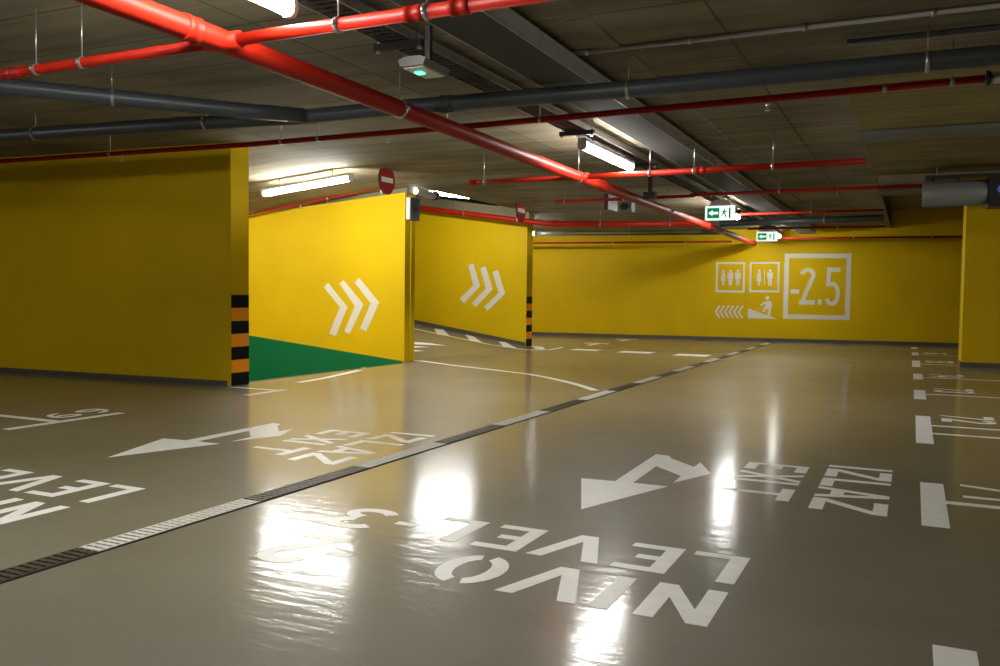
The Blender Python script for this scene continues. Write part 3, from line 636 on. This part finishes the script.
MB().box((-2.42,4.12,2.25), (-2.39,4.15,2.44)).build('stem', 'dark', t)
def no_entry(px, py, x, r, label):
    c = atX(px, py, x); t = thing('no_entry_sign', c, label, 'sign', 'no entry signs'); X = Vector((1,0,0))
    MB().tube([c-X*.012, c], r, 36).build('sign_plate', 'dark', t)
    MB().tube([c, c+X*.003], r*.98, 36).build('red_face', 'redm', t)
    MB().box((c.x+.003,c.y-r*.72,c.z-r*.17), (c.x+.006,c.y+r*.72,c.z+r*.17)).build('white_bar', 'mural', t)
    for dy in (-r*.5, r*.5): MB().box((c.x-.02,c.y+dy-.012,c.z+r*.5), (c.x-.012,c.y+dy+.012,CH)).build('hanger_strap', 'dark', t)
    MB().box((c.x-.03,c.y-r*.55,c.z-r*1.02), (c.x-.012,c.y-r*.45,c.z-r*.55)).build('lower_clip', 'clamp', t)
no_entry(387, 180, -6.0, .182, 'red no entry disc hanging before the green wedge wall, the nearer one')
no_entry(521, 210.5, -6.1, .20, 'red no entry disc hanging at the end of the far ramp wall, the farther one')
# signal box on the end of the middle wall
t = thing('signal_box', (-6.6,11.0,2.05), 'black box with a pale side mounted high on the middle wall end', 'box')
MB().box((-6.672,10.885,2.06), (-6.60,11.125,2.385)).build('black_front', 'dark', t)
MB().box((-6.672,10.862,2.065), (-6.61,10.885,2.38)).build('pale_side', 'pale', t)
MB().tube([(-6.60,11.0,2.22),(-6.59,11.0,2.22)], .05, 16).build('lens', 'cable', t)
m = MB(); m.box((-6.675,10.98,0.02), (-6.652,11.02,2.06)); m.build('cable_duct', 'yellow', t)
# bullet camera near the wall top
t = thing('security_camera', (-6.45,11.2,2.40), 'small grey bullet camera with a bright ring beside the ramp lamp', 'camera')
c0, c1 = atY(415.5,191,11.1), atY(434,195.5,11.6)
MB().tube([c0, c0+(c1-c0)*.15, c1], .055, 18, radii=[.045,.055,.055]).build('body', 'housing', t, True)
dd = (c0-c1).normalized(); MB().tube([c0+dd*.001, c0+dd*.012], .036, 16).build('lens_ring', 'tube', t)
MB().tube([c1, c1-dd*.07], .07, 18).build('rear_housing', 'dark', t, True)
for f in (.45,.62): a = c0+(c1-c0)*f; MB().tube([a+Vector((0,0,.05)), (a.x,a.y,CH+.02)], .007, 8).build('mount_rod', 'dark', t, True)
# loudspeaker, sign edge and junction box behind the fire main
c = atY(611,203,12.2); t = thing('hanging_sign', c, 'dark hanging sign seen almost edge on behind the fire main', 'sign')
MB().box(c-Vector((.03,.22,.11)), c+Vector((.03,.22,.11))).build('sign_board', 'dark', t); MB().tube([c+Vector((0,0,.11)), (c.x,c.y,CH)], .006, 8).build('hanger_rod', 'clamp', t, True)
c = atY(626,207,12.8); t = thing('loudspeaker', c, 'grey loudspeaker box behind the hanging sign left of the fire main', 'speaker')
MB().box(c-Vector((.11,.09,.08)), c+Vector((.11,.09,.08))).build('cabinet', 'duct', t); MB().tube([c+Vector((0,-.09,0)), c+Vector((0,-.096,0))], .06, 20).build('grille', 'dark', t)
MB().tube([c+Vector((0,0,.08)), (c.x,c.y,CH)], .006, 8).build('hanger_rod', 'clamp', t, True)
c = atY(650,196,10.6); t = thing('junction_box', c, 'small black junction box just above the fire main', 'box')
MB().box(c-Vector((.07,.06,.045)), c+Vector((.07,.06,.045))).build('box_body', 'dark', t); MB().box((c.x-.02,c.y-.02,c.z+.045), (c.x+.02,c.y+.02,CH)).build('stem', 'dark', t)
# jet fan at the right
t = thing('jet_fan', (.4,11.2,2.2), 'grey cylindrical jet fan hanging below the beam at the right edge', 'fan')
MB().tube([(.055,11.2,2.2),(.07,11.2,2.2),(.70,11.2,2.2),(.715,11.2,2.2)], .14, 28, radii=[.128,.14,.14,.128]).build('silencer', 'fan', t, True)
MB().box((.715,11.05,2.03), (1.6,11.37,2.37)).build('fan_casing', 'dark', t)
MB().tube([(.84,11.045,2.22),(.84,11.05,2.22)], .045, 18).build('indicator_window', 'blue', t)
MB().box((.08,11.06,2.37), (1.6,11.34,2.40)).build('mounting_plate', 'dark', t)
for x in (.15,.40,1.3): MB().box((x,11.1,2.33), (x+.03,11.3,2.375)).build('mounting_foot', 'dark', t)
for x in (.2,1.4): MB().tube([(x,11.2,2.4),(x,11.2,CH-.03)], .008, 8).build('hanger_rod', 'clamp', t, True)

# ------------------------------------------------------------------ world and view
w = bpy.data.worlds.new('dark_hall'); sc.world = w; w.use_nodes = True
w.node_tree.nodes['Background'].inputs[0].default_value = (.02,.018,.012,1); w.node_tree.nodes['Background'].inputs[1].default_value = .3
vs = sc.view_settings
vs.view_transform = 'Standard'; vs.look = 'None'; vs.gamma = 1; vs.use_curve_mapping = False; vs.exposure = 0.2
try:
    sc.cycles.use_denoising = True; sc.cycles.denoiser = 'OPENIMAGEDENOISE'
    sc.cycles.max_bounces = 10; sc.cycles.diffuse_bounces = 6; sc.cycles.glossy_bounces = 5
    sc.cycles.sample_clamp_indirect = 4; sc.cycles.use_adaptive_sampling = False
except Exception: pass
